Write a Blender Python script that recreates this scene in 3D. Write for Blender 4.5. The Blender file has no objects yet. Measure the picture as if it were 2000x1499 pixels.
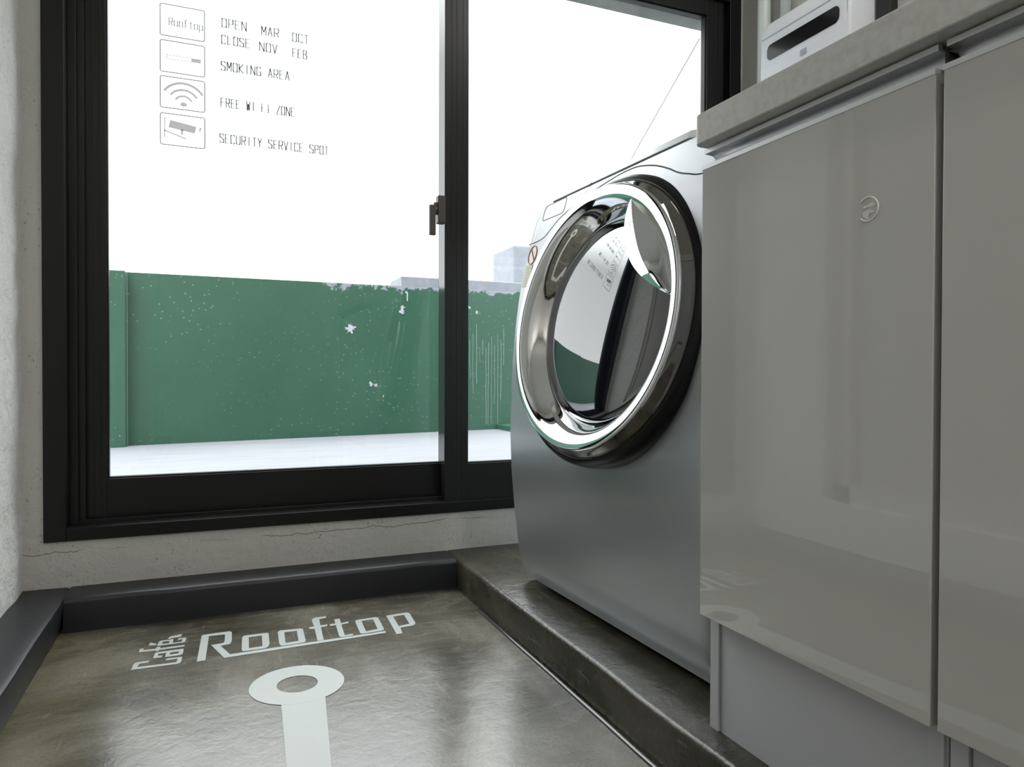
import bpy, bmesh, math, random
from mathutils import Vector, Matrix, noise
random.seed(7)
scene = bpy.context.scene
C = scene.collection

# ------------------------------------------------------------ camera
F_PX = 1397.24
cam_d = bpy.data.cameras.new('camera'); cam = bpy.data.objects.new('camera', cam_d); C.objects.link(cam)
cam_d.sensor_fit = 'HORIZONTAL'; cam_d.sensor_width = 36.0; cam_d.lens = 36.0 * F_PX / 2000.0
cam_d.clip_start = 0.02; cam_d.clip_end = 300
PITCH, YAW, ROLL = -0.0128, 0.396, 0.0027
_F = Vector((math.sin(YAW)*math.cos(PITCH), math.cos(YAW)*math.cos(PITCH), math.sin(PITCH)))
_R = Vector((math.cos(YAW), -math.sin(YAW), 0)); _U = _R.cross(_F)
_R2 = _R*math.cos(ROLL) + _U*math.sin(ROLL); _U2 = -_R*math.sin(ROLL) + _U*math.cos(ROLL)
M = Matrix((( _R2.x, _U2.x, -_F.x), (_R2.y, _U2.y, -_F.y), (_R2.z, _U2.z, -_F.z))).to_4x4()
M.translation = Vector((0, 0, 0.58)); cam.matrix_world = M
scene.camera = cam

# ------------------------------------------------------------ sky, light, exposure
w = bpy.data.worlds.new('overcast_sky'); scene.world = w; w.use_nodes = True
nt = w.node_tree; nt.nodes.clear()
o_ = nt.nodes.new('ShaderNodeOutputWorld'); b_ = nt.nodes.new('ShaderNodeBackground')
b_.inputs[1].default_value = 1.0
# overcast sky: dim towards the horizon, about three times as bright overhead
tc_ = nt.nodes.new('ShaderNodeTexCoord'); sp_ = nt.nodes.new('ShaderNodeSeparateXYZ'); rp_ = nt.nodes.new('ShaderNodeValToRGB')
nt.links.new(tc_.outputs['Generated'], sp_.inputs[0]); nt.links.new(sp_.outputs['Z'], rp_.inputs[0]); nt.links.new(rp_.outputs[0], b_.inputs[0])
SKY = ((0.0, 2.6), (0.40, 2.0), (0.60, 7.6), (1.0, 9.5))
e_ = rp_.color_ramp.elements; e_.new(0.4); e_.new(0.6)
for i_, (p_, s_) in enumerate(SKY): e_[i_].position = p_; e_[i_].color = (s_*0.955, s_*0.98, s_, 1)
nt.links.new(b_.outputs[0], o_.inputs[0])
vs = scene.view_settings
vs.view_transform = 'Standard'; vs.look = 'None'; vs.exposure = 0.0; vs.gamma = 1.0; vs.use_curve_mapping = False
scene.cycles.max_bounces = 10; scene.cycles.diffuse_bounces = 5; scene.cycles.glossy_bounces = 5
scene.cycles.transparent_max_bounces = 12; scene.cycles.transmission_bounces = 6

def area_light(name, loc, rot, sx, sy, power, col=(1, 1, 1)):
    d = bpy.data.lights.new(name, 'AREA'); d.shape = 'RECTANGLE'; d.size = sx; d.size_y = sy
    d.energy = power; d.color = col
    o = bpy.data.objects.new(name, d); C.objects.link(o); o.location = loc; o.rotation_euler = rot
    return o
# daylight entering by the room's window: a portal only guides sampling of the sky
p = area_light('window_daylight', (0.642, 2.10, 1.03), (math.radians(-90), 0, 0), 2.0, 1.68, 1.0)
p.data.cycles.is_portal = True

# ------------------------------------------------------------ materials
def mat(name, col, rough=0.5, metal=0.0, spec=0.5, coat=0.0, coat_rough=0.03, ior=None, emis=None):
    m = bpy.data.materials.new(name); m.use_nodes = True
    b = m.node_tree.nodes['Principled BSDF']
    b.inputs['Base Color'].default_value = (*col, 1); b.inputs['Roughness'].default_value = rough
    b.inputs['Metallic'].default_value = metal; b.inputs['Specular IOR Level'].default_value = spec
    b.inputs['Coat Weight'].default_value = coat; b.inputs['Coat Roughness'].default_value = coat_rough
    if ior: b.inputs['IOR'].default_value = ior
    if emis: b.inputs['Emission Color'].default_value = (*emis[0], 1); b.inputs['Emission Strength'].default_value = emis[1]
    return m
class NB:
    """tiny node helper"""
    def __init__(s, m): s.m = m; s.t = m.node_tree; s.b = s.t.nodes['Principled BSDF']; s.co = s.t.nodes.new('ShaderNodeNewGeometry')
    def n(s, kind, **kw):
        x = s.t.nodes.new(kind)
        for k, v in kw.items():
            if k in x.inputs.keys():
                x.inputs[k].default_value = v
            else: setattr(x, k, v)
        return x
    def l(s, a, b): s.t.links.new(a, b)
    def pos(s, scale=(1, 1, 1)):
        mp = s.n('ShaderNodeMapping'); mp.inputs['Scale'].default_value = scale; s.l(s.co.outputs['Position'], mp.inputs[0]); return mp.outputs[0]
    def noise(s, scale, detail=4, rough=0.6, vec=None, dist=0.0):
        x = s.n('ShaderNodeTexNoise', Scale=scale, Detail=detail, Roughness=rough, Distortion=dist); s.l(vec or s.co.outputs['Position'], x.inputs['Vector']); return x.outputs['Fac']
    def ramp(s, fac, stops):
        r = s.n('ShaderNodeValToRGB'); e = r.color_ramp.elements
        while len(e) < len(stops): e.new(0.5)
        for i, (p_, c_) in enumerate(stops):
            e[i].position = p_; e[i].color = (*c_, 1) if len(c_) == 3 else c_
        s.l(fac, r.inputs[0]); return r.outputs[0]
    def mix(s, fac, a, b, mode='MIX'):
        x = s.n('ShaderNodeMix', data_type='RGBA', blend_type=mode)
        for i, v in ((0, fac), (6, a), (7, b)):
            if hasattr(v, 'links') or hasattr(v, 'is_linked'): s.l(v, x.inputs[i])
            elif i == 0: x.inputs[0].default_value = v
            else: x.inputs[i].default_value = (*v, 1)
        return x.outputs[2]
    def math(s, op, a, b=None):
        x = s.n('ShaderNodeMath', operation=op)
        for i, v in ((0, a), (1, b)):
            if v is None: continue
            if isinstance(v, (int, float)): x.inputs[i].default_value = v
            else: s.l(v, x.inputs[i])
        return x.outputs[0]
    def bump(s, h, strength=0.3, dist=0.01):
        x = s.n('ShaderNodeBump', Strength=strength, Distance=dist); s.l(h, x.inputs['Height']); s.l(x.outputs[0], s.b.inputs['Normal']); return x

def plaster(name, c0, c1, cracks=False, lumpy=0.6):
    m = mat(name, c0, 0.8, spec=0.25); k = NB(m)
    base = k.ramp(k.noise(3.0), [(0.3, c0), (0.7, c1)])
    grit = k.ramp(k.noise(150, 3), [(0.33, (1, 1, 1)), (0.37, (0, 0, 0))])
    patch = k.ramp(k.noise(9, 2), [(0.45, (0, 0, 0)), (0.6, (1, 1, 1))])
    g = k.math('MULTIPLY', grit, patch)
    base = k.mix(k.math('MULTIPLY', g, 0.6), base, (0.10, 0.10, 0.09))
    if cracks:
        sx = k.n('ShaderNodeSeparateXYZ'); k.l(k.co.outputs['Position'], sx.inputs[0])
        nz = k.noise(14, 5, 0.7, k.pos((1, 0, 0)))
        nz2 = k.noise(2.3, 2, 0.5, k.pos((1, 0, 0)))
        d = k.math('ABSOLUTE', k.math('SUBTRACT', sx.outputs['Z'], k.math('ADD', k.math('MULTIPLY', nz, 0.035), k.math('ADD', 0.125, k.math('MULTIPLY', nz2, 0.035)))))
        gate = k.ramp(k.noise(6, 1, 0.5, k.pos((1, 0, 0.3))), [(0.44, (0, 0, 0)), (0.5, (1, 1, 1))])
        line = k.math('MULTIPLY', k.math('LESS_THAN', d, 0.0009), gate)
        base = k.mix(k.math('MULTIPLY', line, 0.75), base, (0.05, 0.05, 0.045))
    k.l(base, k.b.inputs['Base Color'])
    h = k.math('ADD', k.math('MULTIPLY', k.noise(28, 6, 0.65, None, 0.4), 1.0), k.math('MULTIPLY', k.noise(7, 3), 0.8))
    k.bump(h, lumpy, 0.012)
    return m
M_WALL_L = plaster('white_roughcast', (0.79, 0.79, 0.77), (0.85, 0.85, 0.83), lumpy=0.8)
M_WALL_W = plaster('white_plaster_cracked', (0.56, 0.555, 0.52), (0.62, 0.615, 0.58), cracks=True, lumpy=0.45)
M_WALL_R = plaster('grey_plaster', (0.42, 0.42, 0.39), (0.48, 0.48, 0.45), lumpy=0.25)
M_CEIL = mat('ceiling_paint', (0.72, 0.72, 0.70), 0.8)
M_BACK = mat('back_wall_paint', (0.62, 0.60, 0.55), 0.8)

def concrete(name, dark, mid, light, rough, bumpy):
    m = mat(name, mid, rough, spec=0.5, ior=1.75); k = NB(m)
    big = k.noise(3.2, 6, 0.62, None, 0.8)
    base = k.ramp(big, [(0.3, dark), (0.52, mid), (0.72, light)])
    str_ = k.noise(9, 5, 0.7, k.pos((1.0, 3.5, 1)), 1.2)
    base = k.mix(k.ramp(str_, [(0.45, (0, 0, 0)), (0.75, (0.45, 0.45, 0.45))]), base, light)
    fine = k.ramp(k.noise(170, 2), [(0.3, (0.72, 0.72, 0.70)), (0.55, (1, 1, 1))])
    base = k.mix(1.0, base, fine, 'MULTIPLY')
    scr = k.noise(40, 2, 0.5, k.pos((1, 0.08, 1)), 3.0)
    scr_m = k.ramp(scr, [(0.70, (0, 0, 0)), (0.72, (1, 1, 1))])
    base = k.mix(k.math('MULTIPLY', scr_m, 0.12), base, (0.5, 0.5, 0.48))
    k.l(base, k.b.inputs['Base Color'])
    r = k.n('ShaderNodeMapRange'); k.l(k.noise(6, 5, 0.65), r.inputs[0]); r.inputs[3].default_value = rough*0.7; r.inputs[4].default_value = rough*1.5
    k.l(r.outputs[0], k.b.inputs['Roughness'])
    k.bump(k.math('ADD', k.noise(26, 5, 0.6, None, 1.0), k.math('MULTIPLY', k.noise(120, 3), 0.25)), bumpy, 0.006)
    return m
M_FLOOR = concrete('sealed_concrete', (0.030, 0.027, 0.016), (0.095, 0.088, 0.066), (0.25, 0.236, 0.190), 0.20, 0.075)
k = NB(M_FLOOR); old = k.b.inputs['Base Color'].links[0].from_socket
sx = k.n('ShaderNodeSeparateXYZ'); k.l(k.co.outputs['Position'], sx.inputs[0])
d_s = k.math('ADD', k.math('MULTIPLY', k.math('ADD', sx.outputs['X'], 0.22), 3.0), k.math('MULTIPLY', k.noise(5, 4), 1.2))
k.l(k.mix(k.ramp(d_s, [(0.30, (0.38, 0.38, 0.38)), (0.85, (0, 0, 0))]), old, (0.150, 0.135, 0.055)), k.b.inputs['Base Color'])
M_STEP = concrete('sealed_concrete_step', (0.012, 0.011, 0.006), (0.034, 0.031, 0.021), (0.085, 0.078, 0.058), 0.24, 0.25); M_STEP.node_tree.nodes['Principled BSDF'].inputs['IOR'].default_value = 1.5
M_KERB = mat('charcoal_paint', (0.013, 0.0145, 0.018), 0.42); k = NB(M_KERB); k.bump(k.noise(30, 4), 0.12, 0.004)
M_SEAL = mat('clear_sealant', (0.06, 0.06, 0.06), 0.12, spec=0.8)
M_PAINT = mat('white_floor_paint', (0.42, 0.45, 0.435), 0.36); k = NB(M_PAINT)
k.l(k.mix(k.ramp(k.noise(60, 4), [(0.22, (1, 1, 1)), (0.32, (0, 0, 0))]), (0.42, 0.45, 0.435), (0.28, 0.29, 0.27)), k.b.inputs['Base Color'])
M_FRAME = mat('black_aluminium', (0.006, 0.006, 0.0065), 0.38, spec=0.35)
M_FRAME2 = mat('dark_grey_aluminium', (0.010, 0.010, 0.0105), 0.34, spec=0.4)
M_LOCK = mat('bronze_grey_metal', (0.10, 0.09, 0.085), 0.4, 0.5)
M_TERR = mat('terrace_screed', (0.52, 0.53, 0.57), 0.7); k = NB(M_TERR)
k.l(k.ramp(k.noise(7, 5, 0.6, k.pos((0.5, 2.5, 1))), [(0.3, (0.175, 0.18, 0.197)), (0.6, (0.205, 0.21, 0.232))]), k.b.inputs['Base Color'])
M_RAWC = mat('raw_concrete', (0.40, 0.42, 0.45), 0.85); k = NB(M_RAWC)
k.l(k.ramp(k.noise(20, 6, 0.7), [(0.3, (0.20, 0.215, 0.24)), (0.7, (0.26, 0.275, 0.31))]), k.b.inputs['Base Color'])
M_EAVE = mat('grey_green_concrete', (0.34, 0.37, 0.35), 0.85); k = NB(M_EAVE)
k.l(k.ramp(k.noise(18, 6, 0.7), [(0.3, (0.20, 0.22, 0.21)), (0.7, (0.27, 0.29, 0.28))]), k.b.inputs['Base Color'])

def green_paint():
    m = mat('green_waterproof_paint', (0.045, 0.20, 0.11), 0.45); k = NB(m)
    base = k.ramp(k.noise(2.2, 4), [(0.3, (0.017, 0.075, 0.044)), (0.7, (0.023, 0.094, 0.057))])
    vor = k.n('ShaderNodeTexVoronoi', Scale=42.0); k.l(k.co.outputs['Position'], vor.inputs['Vector'])
    dots = k.math('MULTIPLY', k.math('LESS_THAN', vor.outputs['Distance'], 0.14), k.ramp(k.noise(2.0, 2), [(0.42, (0.2, 0.2, 0.2)), (0.6, (1, 1, 1))]))
    base = k.mix(k.math('MULTIPLY', dots, 0.75), base, (0.20, 0.29, 0.26))
    sx = k.n('ShaderNodeSeparateXYZ'); k.l(k.co.outputs['Position'], sx.inputs[0])
    # flaking along the coping, right of x = 0.55
    edge = k.math('MULTIPLY', k.math('GREATER_THAN', sx.outputs['X'], 0.50), k.math('SUBTRACT', sx.outputs['Z'], 0.985))
    fl = k.math('GREATER_THAN', k.math('ADD', k.math('MULTIPLY', edge, 6.0), k.noise(26, 6, 0.75)), 0.70)
    fl = k.math('MULTIPLY', fl, k.math('GREATER_THAN', sx.outputs['X'], 0.50))
    base = k.mix(fl, base, (0.26, 0.28, 0.32))
    k.l(base, k.b.inputs['Base Color'])
    return m
M_GREEN = green_paint()
M_FLAKE = mat('bare_cement_patch', (0.42, 0.44, 0.48), 0.8)
M_DRIP = mat('dried_white_drips', (0.20, 0.29, 0.26), 0.6)

def glass_pane(name, tint=(1, 1, 1), boost=1.0):
    m = bpy.data.materials.new(name); m.use_nodes = True; t = m.node_tree; t.nodes.clear()
    o = t.nodes.new('ShaderNodeOutputMaterial'); mx = t.nodes.new('ShaderNodeMixShader'); tr = t.nodes.new('ShaderNodeBsdfTransparent'); gl = t.nodes.new('ShaderNodeBsdfGlossy')
    fr = t.nodes.new('ShaderNodeFresnel'); ge = t.nodes.new('ShaderNodeNewGeometry'); mr = t.nodes.new('ShaderNodeMapRange')
    mr.inputs[3].default_value = 1.5; mr.inputs[4].default_value = 1/1.5      # the node inverts the ratio on back faces
    t.links.new(ge.outputs['Backfacing'], mr.inputs[0]); t.links.new(mr.outputs[0], fr.inputs[0])
    gl.inputs['Roughness'].default_value = 0.0; tr.inputs[0].default_value = (*tint, 1)
    mu = t.nodes.new('ShaderNodeMath'); mu.operation = 'MULTIPLY'; mu.inputs[1].default_value = boost
    t.links.new(fr.outputs[0], mu.inputs[0]); t.links.new(mu.outputs[0], mx.inputs[0]); t.links.new(tr.outputs[0], mx.inputs[1]); t.links.new(gl.outputs[0], mx.inputs[2]); t.links.new(mx.outputs[0], o.inputs[0])
    return m
M_GLASS = glass_pane('window_glass', (0.985, 0.995, 0.99))
def vinyl(name, c):
    m = bpy.data.materials.new(name); m.use_nodes = True; t = m.node_tree; t.nodes.clear()
    o = t.nodes.new('ShaderNodeOutputMaterial'); mx = t.nodes.new('ShaderNodeMixShader'); mx.inputs[0].default_value = 0.5
    a = t.nodes.new('ShaderNodeBsdfTranslucent'); b = t.nodes.new('ShaderNodeBsdfDiffuse')
    a.inputs[0].default_value = (*c, 1); b.inputs[0].default_value = (*c, 1)
    t.links.new(a.outputs[0], mx.inputs[1]); t.links.new(b.outputs[0], mx.inputs[2]); t.links.new(mx.outputs[0], o.inputs[0]); return m
M_VICON = vinyl('grey_vinyl', (0.42, 0.40, 0.40))
M_VLINE = vinyl('pale_vinyl', (0.26, 0.26, 0.26))
M_VTEXT = vinyl('pale_lettering_vinyl', (0.24, 0.24, 0.24))

M_SILVER = mat('silver_painted_steel', (0.49, 0.505, 0.52), 0.36, 0.75, coat=0.35, coat_rough=0.08)
M_SILVER2 = mat('silver_plastic', (0.74, 0.76, 0.80), 0.35, 0.15, coat=0.3, coat_rough=0.08)
M_CHROME = mat('polished_chrome', (0.86, 0.87, 0.88), 0.03, 1.0)
M_DCHROME = mat('dark_chrome', (0.22, 0.21, 0.195), 0.05, 1.0)
M_RUBBER = mat('glossy_black_plastic', (0.006, 0.006, 0.007), 0.28, spec=0.3)
M_SEAM = mat('seam_shadow_gap', (0.10, 0.11, 0.13), 0.6)
M_DOME = mat('smoked_door_glass', (0.008, 0.010, 0.016), 0.02, spec=1.0, ior=2.1)
M_DOOR = mat('gloss_greige_lacquer', (0.56, 0.55, 0.522), 0.25, coat=1.0, coat_rough=0.01); M_DOOR.node_tree.nodes['Principled BSDF'].inputs['Coat IOR'].default_value = 1.75
M_CARC = mat('white_melamine', (0.56, 0.57, 0.60), 0.45)
M_ALU = mat('brushed_aluminium', (0.80, 0.81, 0.83), 0.36, 0.85)
M_DARK = mat('black_plastic', (0.01, 0.01, 0.01), 0.4)
M_QUARTZ = mat('grey_quartz', (0.42, 0.42, 0.40), 0.35); k = NB(M_QUARTZ)
q = k.ramp(k.noise(110, 3, 0.6), [(0.3, (0.56, 0.555, 0.53)), (0.5, (0.62, 0.615, 0.59)), (0.7, (0.66, 0.66, 0.635))])
k.l(k.mix(k.ramp(k.noise(55, 2), [(0.69, (0, 0, 0)), (0.72, (0.6, 0.6, 0.6))]), q, (0.66, 0.66, 0.64)), k.b.inputs['Base Color'])
M_WPLAST = mat('white_plastic', (0.72, 0.74, 0.78), 0.3)
M_SMOKE = mat('smoked_plastic_window', (0.012, 0.012, 0.012), 0.1)
M_SEAMG = mat('panel_gap_grey', (0.40, 0.40, 0.42), 0.6)
M_CONDUIT = mat('grey_pvc', (0.62, 0.66, 0.64), 0.4)
M_CABLE = mat('cable_sheath', (0.35, 0.35, 0.35), 0.6)

# ------------------------------------------------------------ mesh helpers
def to_obj(name, bm, m, parent=None, smooth=False, bevel=None, label=None):
    me = bpy.data.meshes.new(name); bmesh.ops.recalc_face_normals(bm, faces=bm.faces[:]); bm.to_mesh(me); bm.free()
    o = bpy.data.objects.new(name, me); C.objects.link(o); me.materials.append(m)
    if parent: o.parent = parent
    if smooth:
        for p_ in me.polygons: p_.use_smooth = True
    if bevel:
        md = o.modifiers.new('bevel', 'BEVEL'); md.width = bevel; md.segments = 3; md.limit_method = 'ANGLE'; md.angle_limit = math.radians(40)
        for p_ in me.polygons: p_.use_smooth = True
        wn = o.modifiers.new('wn', 'WEIGHTED_NORMAL'); wn.keep_sharp = True
    if label: o['label'] = label
    return o
def tag(o, label, cat, group=None):
    o['label'] = label; o['category'] = cat
    if group: o['group'] = group
    return o
def struct(o): o['kind'] = 'structure'; return o
def thing(name, label, cat, loc=(0, 0, 0), group=None):
    o = bpy.data.objects.new(name, None); C.objects.link(o); o.empty_display_size = 0.05; o.location = loc
    return tag(o, label, cat, group)
def put(o, parent):
    """parent keeping world position"""
    o.parent = parent; o.matrix_parent_inverse = parent.matrix_world.inverted() if parent.type != 'EMPTY' else Matrix.Translation(-parent.location)
    return o
def box(bm, x0, x1, y0, y1, z0, z1):
    v = [bm.verts.new(p_) for p_ in ((x0,y0,z0),(x1,y0,z0),(x1,y1,z0),(x0,y1,z0),(x0,y0,z1),(x1,y0,z1),(x1,y1,z1),(x0,y1,z1))]
    for f in ((0,3,2,1),(4,5,6,7),(0,1,5,4),(1,2,6,5),(2,3,7,6),(3,0,4,7)): bm.faces.new([v[i] for i in f])
    return v
def boxes(lst):
    bm = bmesh.new()
    for b in lst: box(bm, *b)
    return bm
def prism(bm, poly, axis, a, b):
    """poly: 2-D points; extruded along axis ('x': (y,z), 'y': (x,z), 'z': (x,y)) from a to b"""
    mk = {'x': lambda p_, t: (t, p_[0], p_[1]), 'y': lambda p_, t: (p_[0], t, p_[1]), 'z': lambda p_, t: (p_[0], p_[1], t)}[axis]
    A = [bm.verts.new(mk(p_, a)) for p_ in poly]; B = [bm.verts.new(mk(p_, b)) for p_ in poly]
    n = len(poly)
    for i in range(n): bm.faces.new((A[i], A[(i+1) % n], B[(i+1) % n], B[i]))
    bm.faces.new(A[::-1]); bm.faces.new(B)
def tube(bm, pts, r, seg=8, close=False):
    pts = [Vector(p_) for p_ in pts]; rings = []; n = len(pts)
    for i, p_ in enumerate(pts):
        a = pts[(i-1) % n] if (close or i > 0) else p_; b = pts[(i+1) % n] if (close or i < n-1) else p_
        d = (b - a).normalized(); u = d.orthogonal().normalized() if i == 0 else (u - d*(u.dot(d))).normalized(); v = d.cross(u)
        rings.append([bm.verts.new(p_ + (u*math.cos(t) + v*math.sin(t))*r) for t in [2*math.pi*k_/seg for k_ in range(seg)]])
    for i in range(n if close else n-1):
        A, B = rings[i], rings[(i+1) % n]
        for k_ in range(seg): bm.faces.new((A[k_], A[(k_+1) % seg], B[(k_+1) % seg], B[k_]))
    if not close: bm.faces.new(rings[0][::-1]); bm.faces.new(rings[-1])
def flat_poly(bm, loops, mk, h):
    """polygon with holes as a thin solid; mk(u,v,t) -> 3-D point, t in (0,1)"""
    edges = []
    for lp in loops:
        vs_ = [bm.verts.new(mk(u, v, 1)) for u, v in lp]
        edges += [bm.edges.new((vs_[i], vs_[(i+1) % len(vs_)])) for i in range(len(vs_))]
    r = bmesh.ops.triangle_fill(bm, edges=edges, use_beauty=True, use_dissolve=False)
    fs = [g for g in r['geom'] if isinstance(g, bmesh.types.BMFace)]
    ex = bmesh.ops.extrude_face_region(bm, geom=fs)
    nv = [g for g in ex['geom'] if isinstance(g, bmesh.types.BMVert)]
    d = Vector(mk(0, 0, 0)) - Vector(mk(0, 0, 1))
    bmesh.ops.translate(bm, verts=nv, vec=d)
def smooth_curve(pts, n=6):
    out = []
    P = [Vector(p_) for p_ in pts]
    for i in range(len(P)-1):
        p0 = P[max(i-1, 0)]; p1 = P[i]; p2 = P[i+1]; p3 = P[min(i+2, len(P)-1)]
        for k_ in range(n):
            t = k_/n; out.append(0.5*((2*p1) + (p2-p0)*t + (2*p0-5*p1+4*p2-p3)*t*t + (3*p1-p0-3*p2+p3)*t**3))
    out.append(P[-1]); return out
def interp(T, z):
    if z <= T[0][0]: return T[0][1]
    for (a, b), (c, d) in zip(T, T[1:]):
        if z <= c: return b + (d-b)*(z-a)/(c-a)
    return T[-1][1]

# ============================================================ SETTING
YW = 1.951                      # inner face of the window wall
XL = -0.4065                    # left wall
XR = 1.66                       # right wall
YB = -2.3                       # back wall
ZC = 2.45                       # ceiling
ZS = 0.0775                     # top of the concrete step

# floor (lower) and step
bm = boxes([(-0.62, 0.62, YB, 1.96, -0.08, 0.0)])
struct(to_obj('floor', bm, M_FLOOR))
# step: platform with a hand-trowelled wavy nosing
bm = bmesh.new()
n = 90; prof = []
for i in range(n+1):
    y = YB + (1.951-YB)*i/n
    wob = 0.004*noise.noise(Vector((y*3.1, 0, 0))) + 0.002*noise.noise(Vector((y*11, 4, 0)))
    zt = ZS + 0.0015*noise.noise(Vector((y*5, 9, 0)))
    pr = [(0.6065, 0.0), (0.6100+wob*0.5, 0.012), (0.6110+wob, zt-0.010), (0.6140+wob, zt-0.003), (0.6210+wob, zt), (0.70, ZS), (XR, ZS), (XR, -0.05), (0.6065, -0.05)]
    prof.append([bm.verts.new((a, y, b)) for a, b in pr])
for i in range(n):
    for j in range(9): bm.faces.new((prof[i][j], prof[i][(j+1) % 9], prof[i+1][(j+1) % 9], prof[i+1][j]))
bm.faces.new(prof[0]); bm.faces.new(prof[-1][::-1])
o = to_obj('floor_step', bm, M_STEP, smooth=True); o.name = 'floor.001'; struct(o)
md = o.modifiers.new('es', 'EDGE_SPLIT'); md.split_angle = math.radians(50)
# bead of clear sealant in the corner between floor and step
bm = bmesh.new()
tube(bm, [(0.600+0.002*noise.noise(Vector((y*6, 2, 0))), y, 0.0) for y in [YB+0.02+i*0.03 for i in range(132)]], 0.0050, 8)
struct(to_obj('trim_1', bm, M_SEAL, smooth=True))

# kerbs (painted charcoal upstands)
bm = bmesh.new()
rows = []
n = 60
for i in range(n+1):
    x = -0.309 + (0.612+0.309)*i/n
    w1 = 0.0025*noise.noise(Vector((x*7, 1, 3))); w2 = 0.002*noise.noise(Vector((x*9, 5, 3)))
    pr = [(1.847-0.004, -0.01), (1.847+w1, 0.02), (1.849+w1, 0.064+w2), (1.8515+w1, 0.0715+w2), (1.859+w1, 0.0755+w2), (1.90, 0.0763), (YW+0.01, 0.0763), (YW+0.01, -0.01)]
    rows.append([bm.verts.new((x, a, b)) for a, b in pr])
for i in range(n):
    for j in range(8): bm.faces.new((rows[i][j], rows[i][(j+1) % 8], rows[i+1][(j+1) % 8], rows[i+1][j]))
bm.faces.new(rows[0]); bm.faces.new(rows[-1][::-1])
o = struct(to_obj('baseboard_window', bm, M_KERB, smooth=True)); o.modifiers.new('es', 'EDGE_SPLIT').split_angle = math.radians(45)
bm = bmesh.new(); rows = []
n = 80
for i in range(n+1):
    y = YB + (YW-YB)*i/n
    w1 = 0.0025*noise.noise(Vector((y*6, 7, 3))); w2 = 0.002*noise.noise(Vector((y*8, 8, 3)))
    pr = [(XL-0.01, -0.01), (XL-0.01, 0.0763), (-0.36, 0.0763), (-0.318+w1, 0.0757+w2), (-0.3105+w1, 0.072+w2), (-0.3085+w1, 0.065+w2), (-0.313+w1, 0.02), (-0.318, -0.01)]
    rows.append([bm.verts.new((a, y, b)) for a, b in pr])
for i in range(n):
    for j in range(8): bm.faces.new((rows[i][j], rows[i][(j+1) % 8], rows[i+1][(j+1) % 8], rows[i+1][j]))
bm.faces.new(rows[0]); bm.faces.new(rows[-1][::-1])
o = struct(to_obj('baseboard_left', bm, M_KERB, smooth=True)); o.modifiers.new('es', 'EDGE_SPLIT').split_angle = math.radians(45)

# walls
WX0, WX1, WZ0, WZ1 = -0.364, 1.648, 0.185, 1.87
bm = boxes([(-0.75, WX0, YW, 2.13, -0.05, 2.6), (WX1, 2.3, YW, 2.13, -0.05, 2.6), (WX0, WX1, YW, 2.13, -0.05, WZ0), (WX0, WX1, YW, 2.13, WZ1, 2.6)])
struct(to_obj('wall_window', bm, M_WALL_W))
# left wall with a plaster surface that swells a little and a recessed doorway nearer the camera
bm = bmesh.new()
DY0, DY1, DZ0, DZ1 = 0.45, 1.60, 0.205, 2.05
def lwx(y, z): return XL + 0.006*noise.noise(Vector((0, y*4, z*4))) + 0.004*noise.noise(Vector((3, y*13, z*13)))
ys = [YB + (DY0-YB)*i/20 for i in range(20)] + [DY0 + (DY1-DY0)*i/10 for i in range(10)] + [DY1 + (YW-DY1)*i/30 for i in range(31)]
zs = [0.05, 0.12, DZ0] + [DZ0 + (DZ1-DZ0)*i/50 for i in range(1, 51)] + [2.2, 2.45]
G = [[bm.verts.new((lwx(y, z), y, z)) for z in zs] for y in ys]
for i in range(len(ys)-1):
    for j in range(len(zs)-1):
        if DY0 - 1e-6 <= ys[i] < DY1 - 1e-6 and DZ0 - 1e-6 <= zs[j] < DZ1 - 1e-6: continue
        bm.faces.new((G[i][j], G[i+1][j], G[i+1][j+1], G[i][j+1]))
edges = [e for e in bm.edges if e.is_boundary]
ex = bmesh.ops.extrude_edge_only(bm, edges=edges)
for v in [g for g in ex['geom'] if isinstance(g, bmesh.types.BMVert)]: v.co.x = XL - 0.14
struct(to_obj('wall_left', bm, M_WALL_L, smooth=True)).modifiers.new('es', 'EDGE_SPLIT').split_angle = math.radians(40)
d_ = struct(to_obj('door_1', boxes([(XL-0.10, XL-0.06, DY0-0.02, DY1+0.02, DZ0-0.02, DZ1+0.02)]), mat('grey_door_paint', (0.50, 0.50, 0.48), 0.5)))
put(to_obj('door_frame', boxes([(XL-0.061, XL-0.035, DY1-0.06, DY1, DZ0, DZ1), (XL-0.061, XL-0.035, DY0, DY0+0.06, DZ0, DZ1), (XL-0.061, XL-0.035, DY0, DY1, DZ0, DZ0+0.05)]), mat('pale_trim_paint', (0.62, 0.62, 0.60), 0.4)), d_)
struct(to_obj('wall_right', boxes([(XR, XR+0.1, YB, YW, -0.05, ZC+0.1)]), M_WALL_R))
struct(to_obj('wall_back', boxes([(-0.7, XR+0.1, YB-0.1, YB, -0.1, ZC+0.1)]), M_BACK))
struct(to_obj('ceiling', boxes([(-0.7, XR+0.1, YB-0.1, YW, ZC, ZC+0.1)]), M_CEIL))

# ------------------------------------------------------------ window
YG1, YG2 = 1.970, 2.030         # inner (right) and outer (left) sash planes
win = bpy.data.objects.new('window_1', None); C.objects.link(win); win.location = (0.642, YW, WZ0); struct(win)
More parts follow.
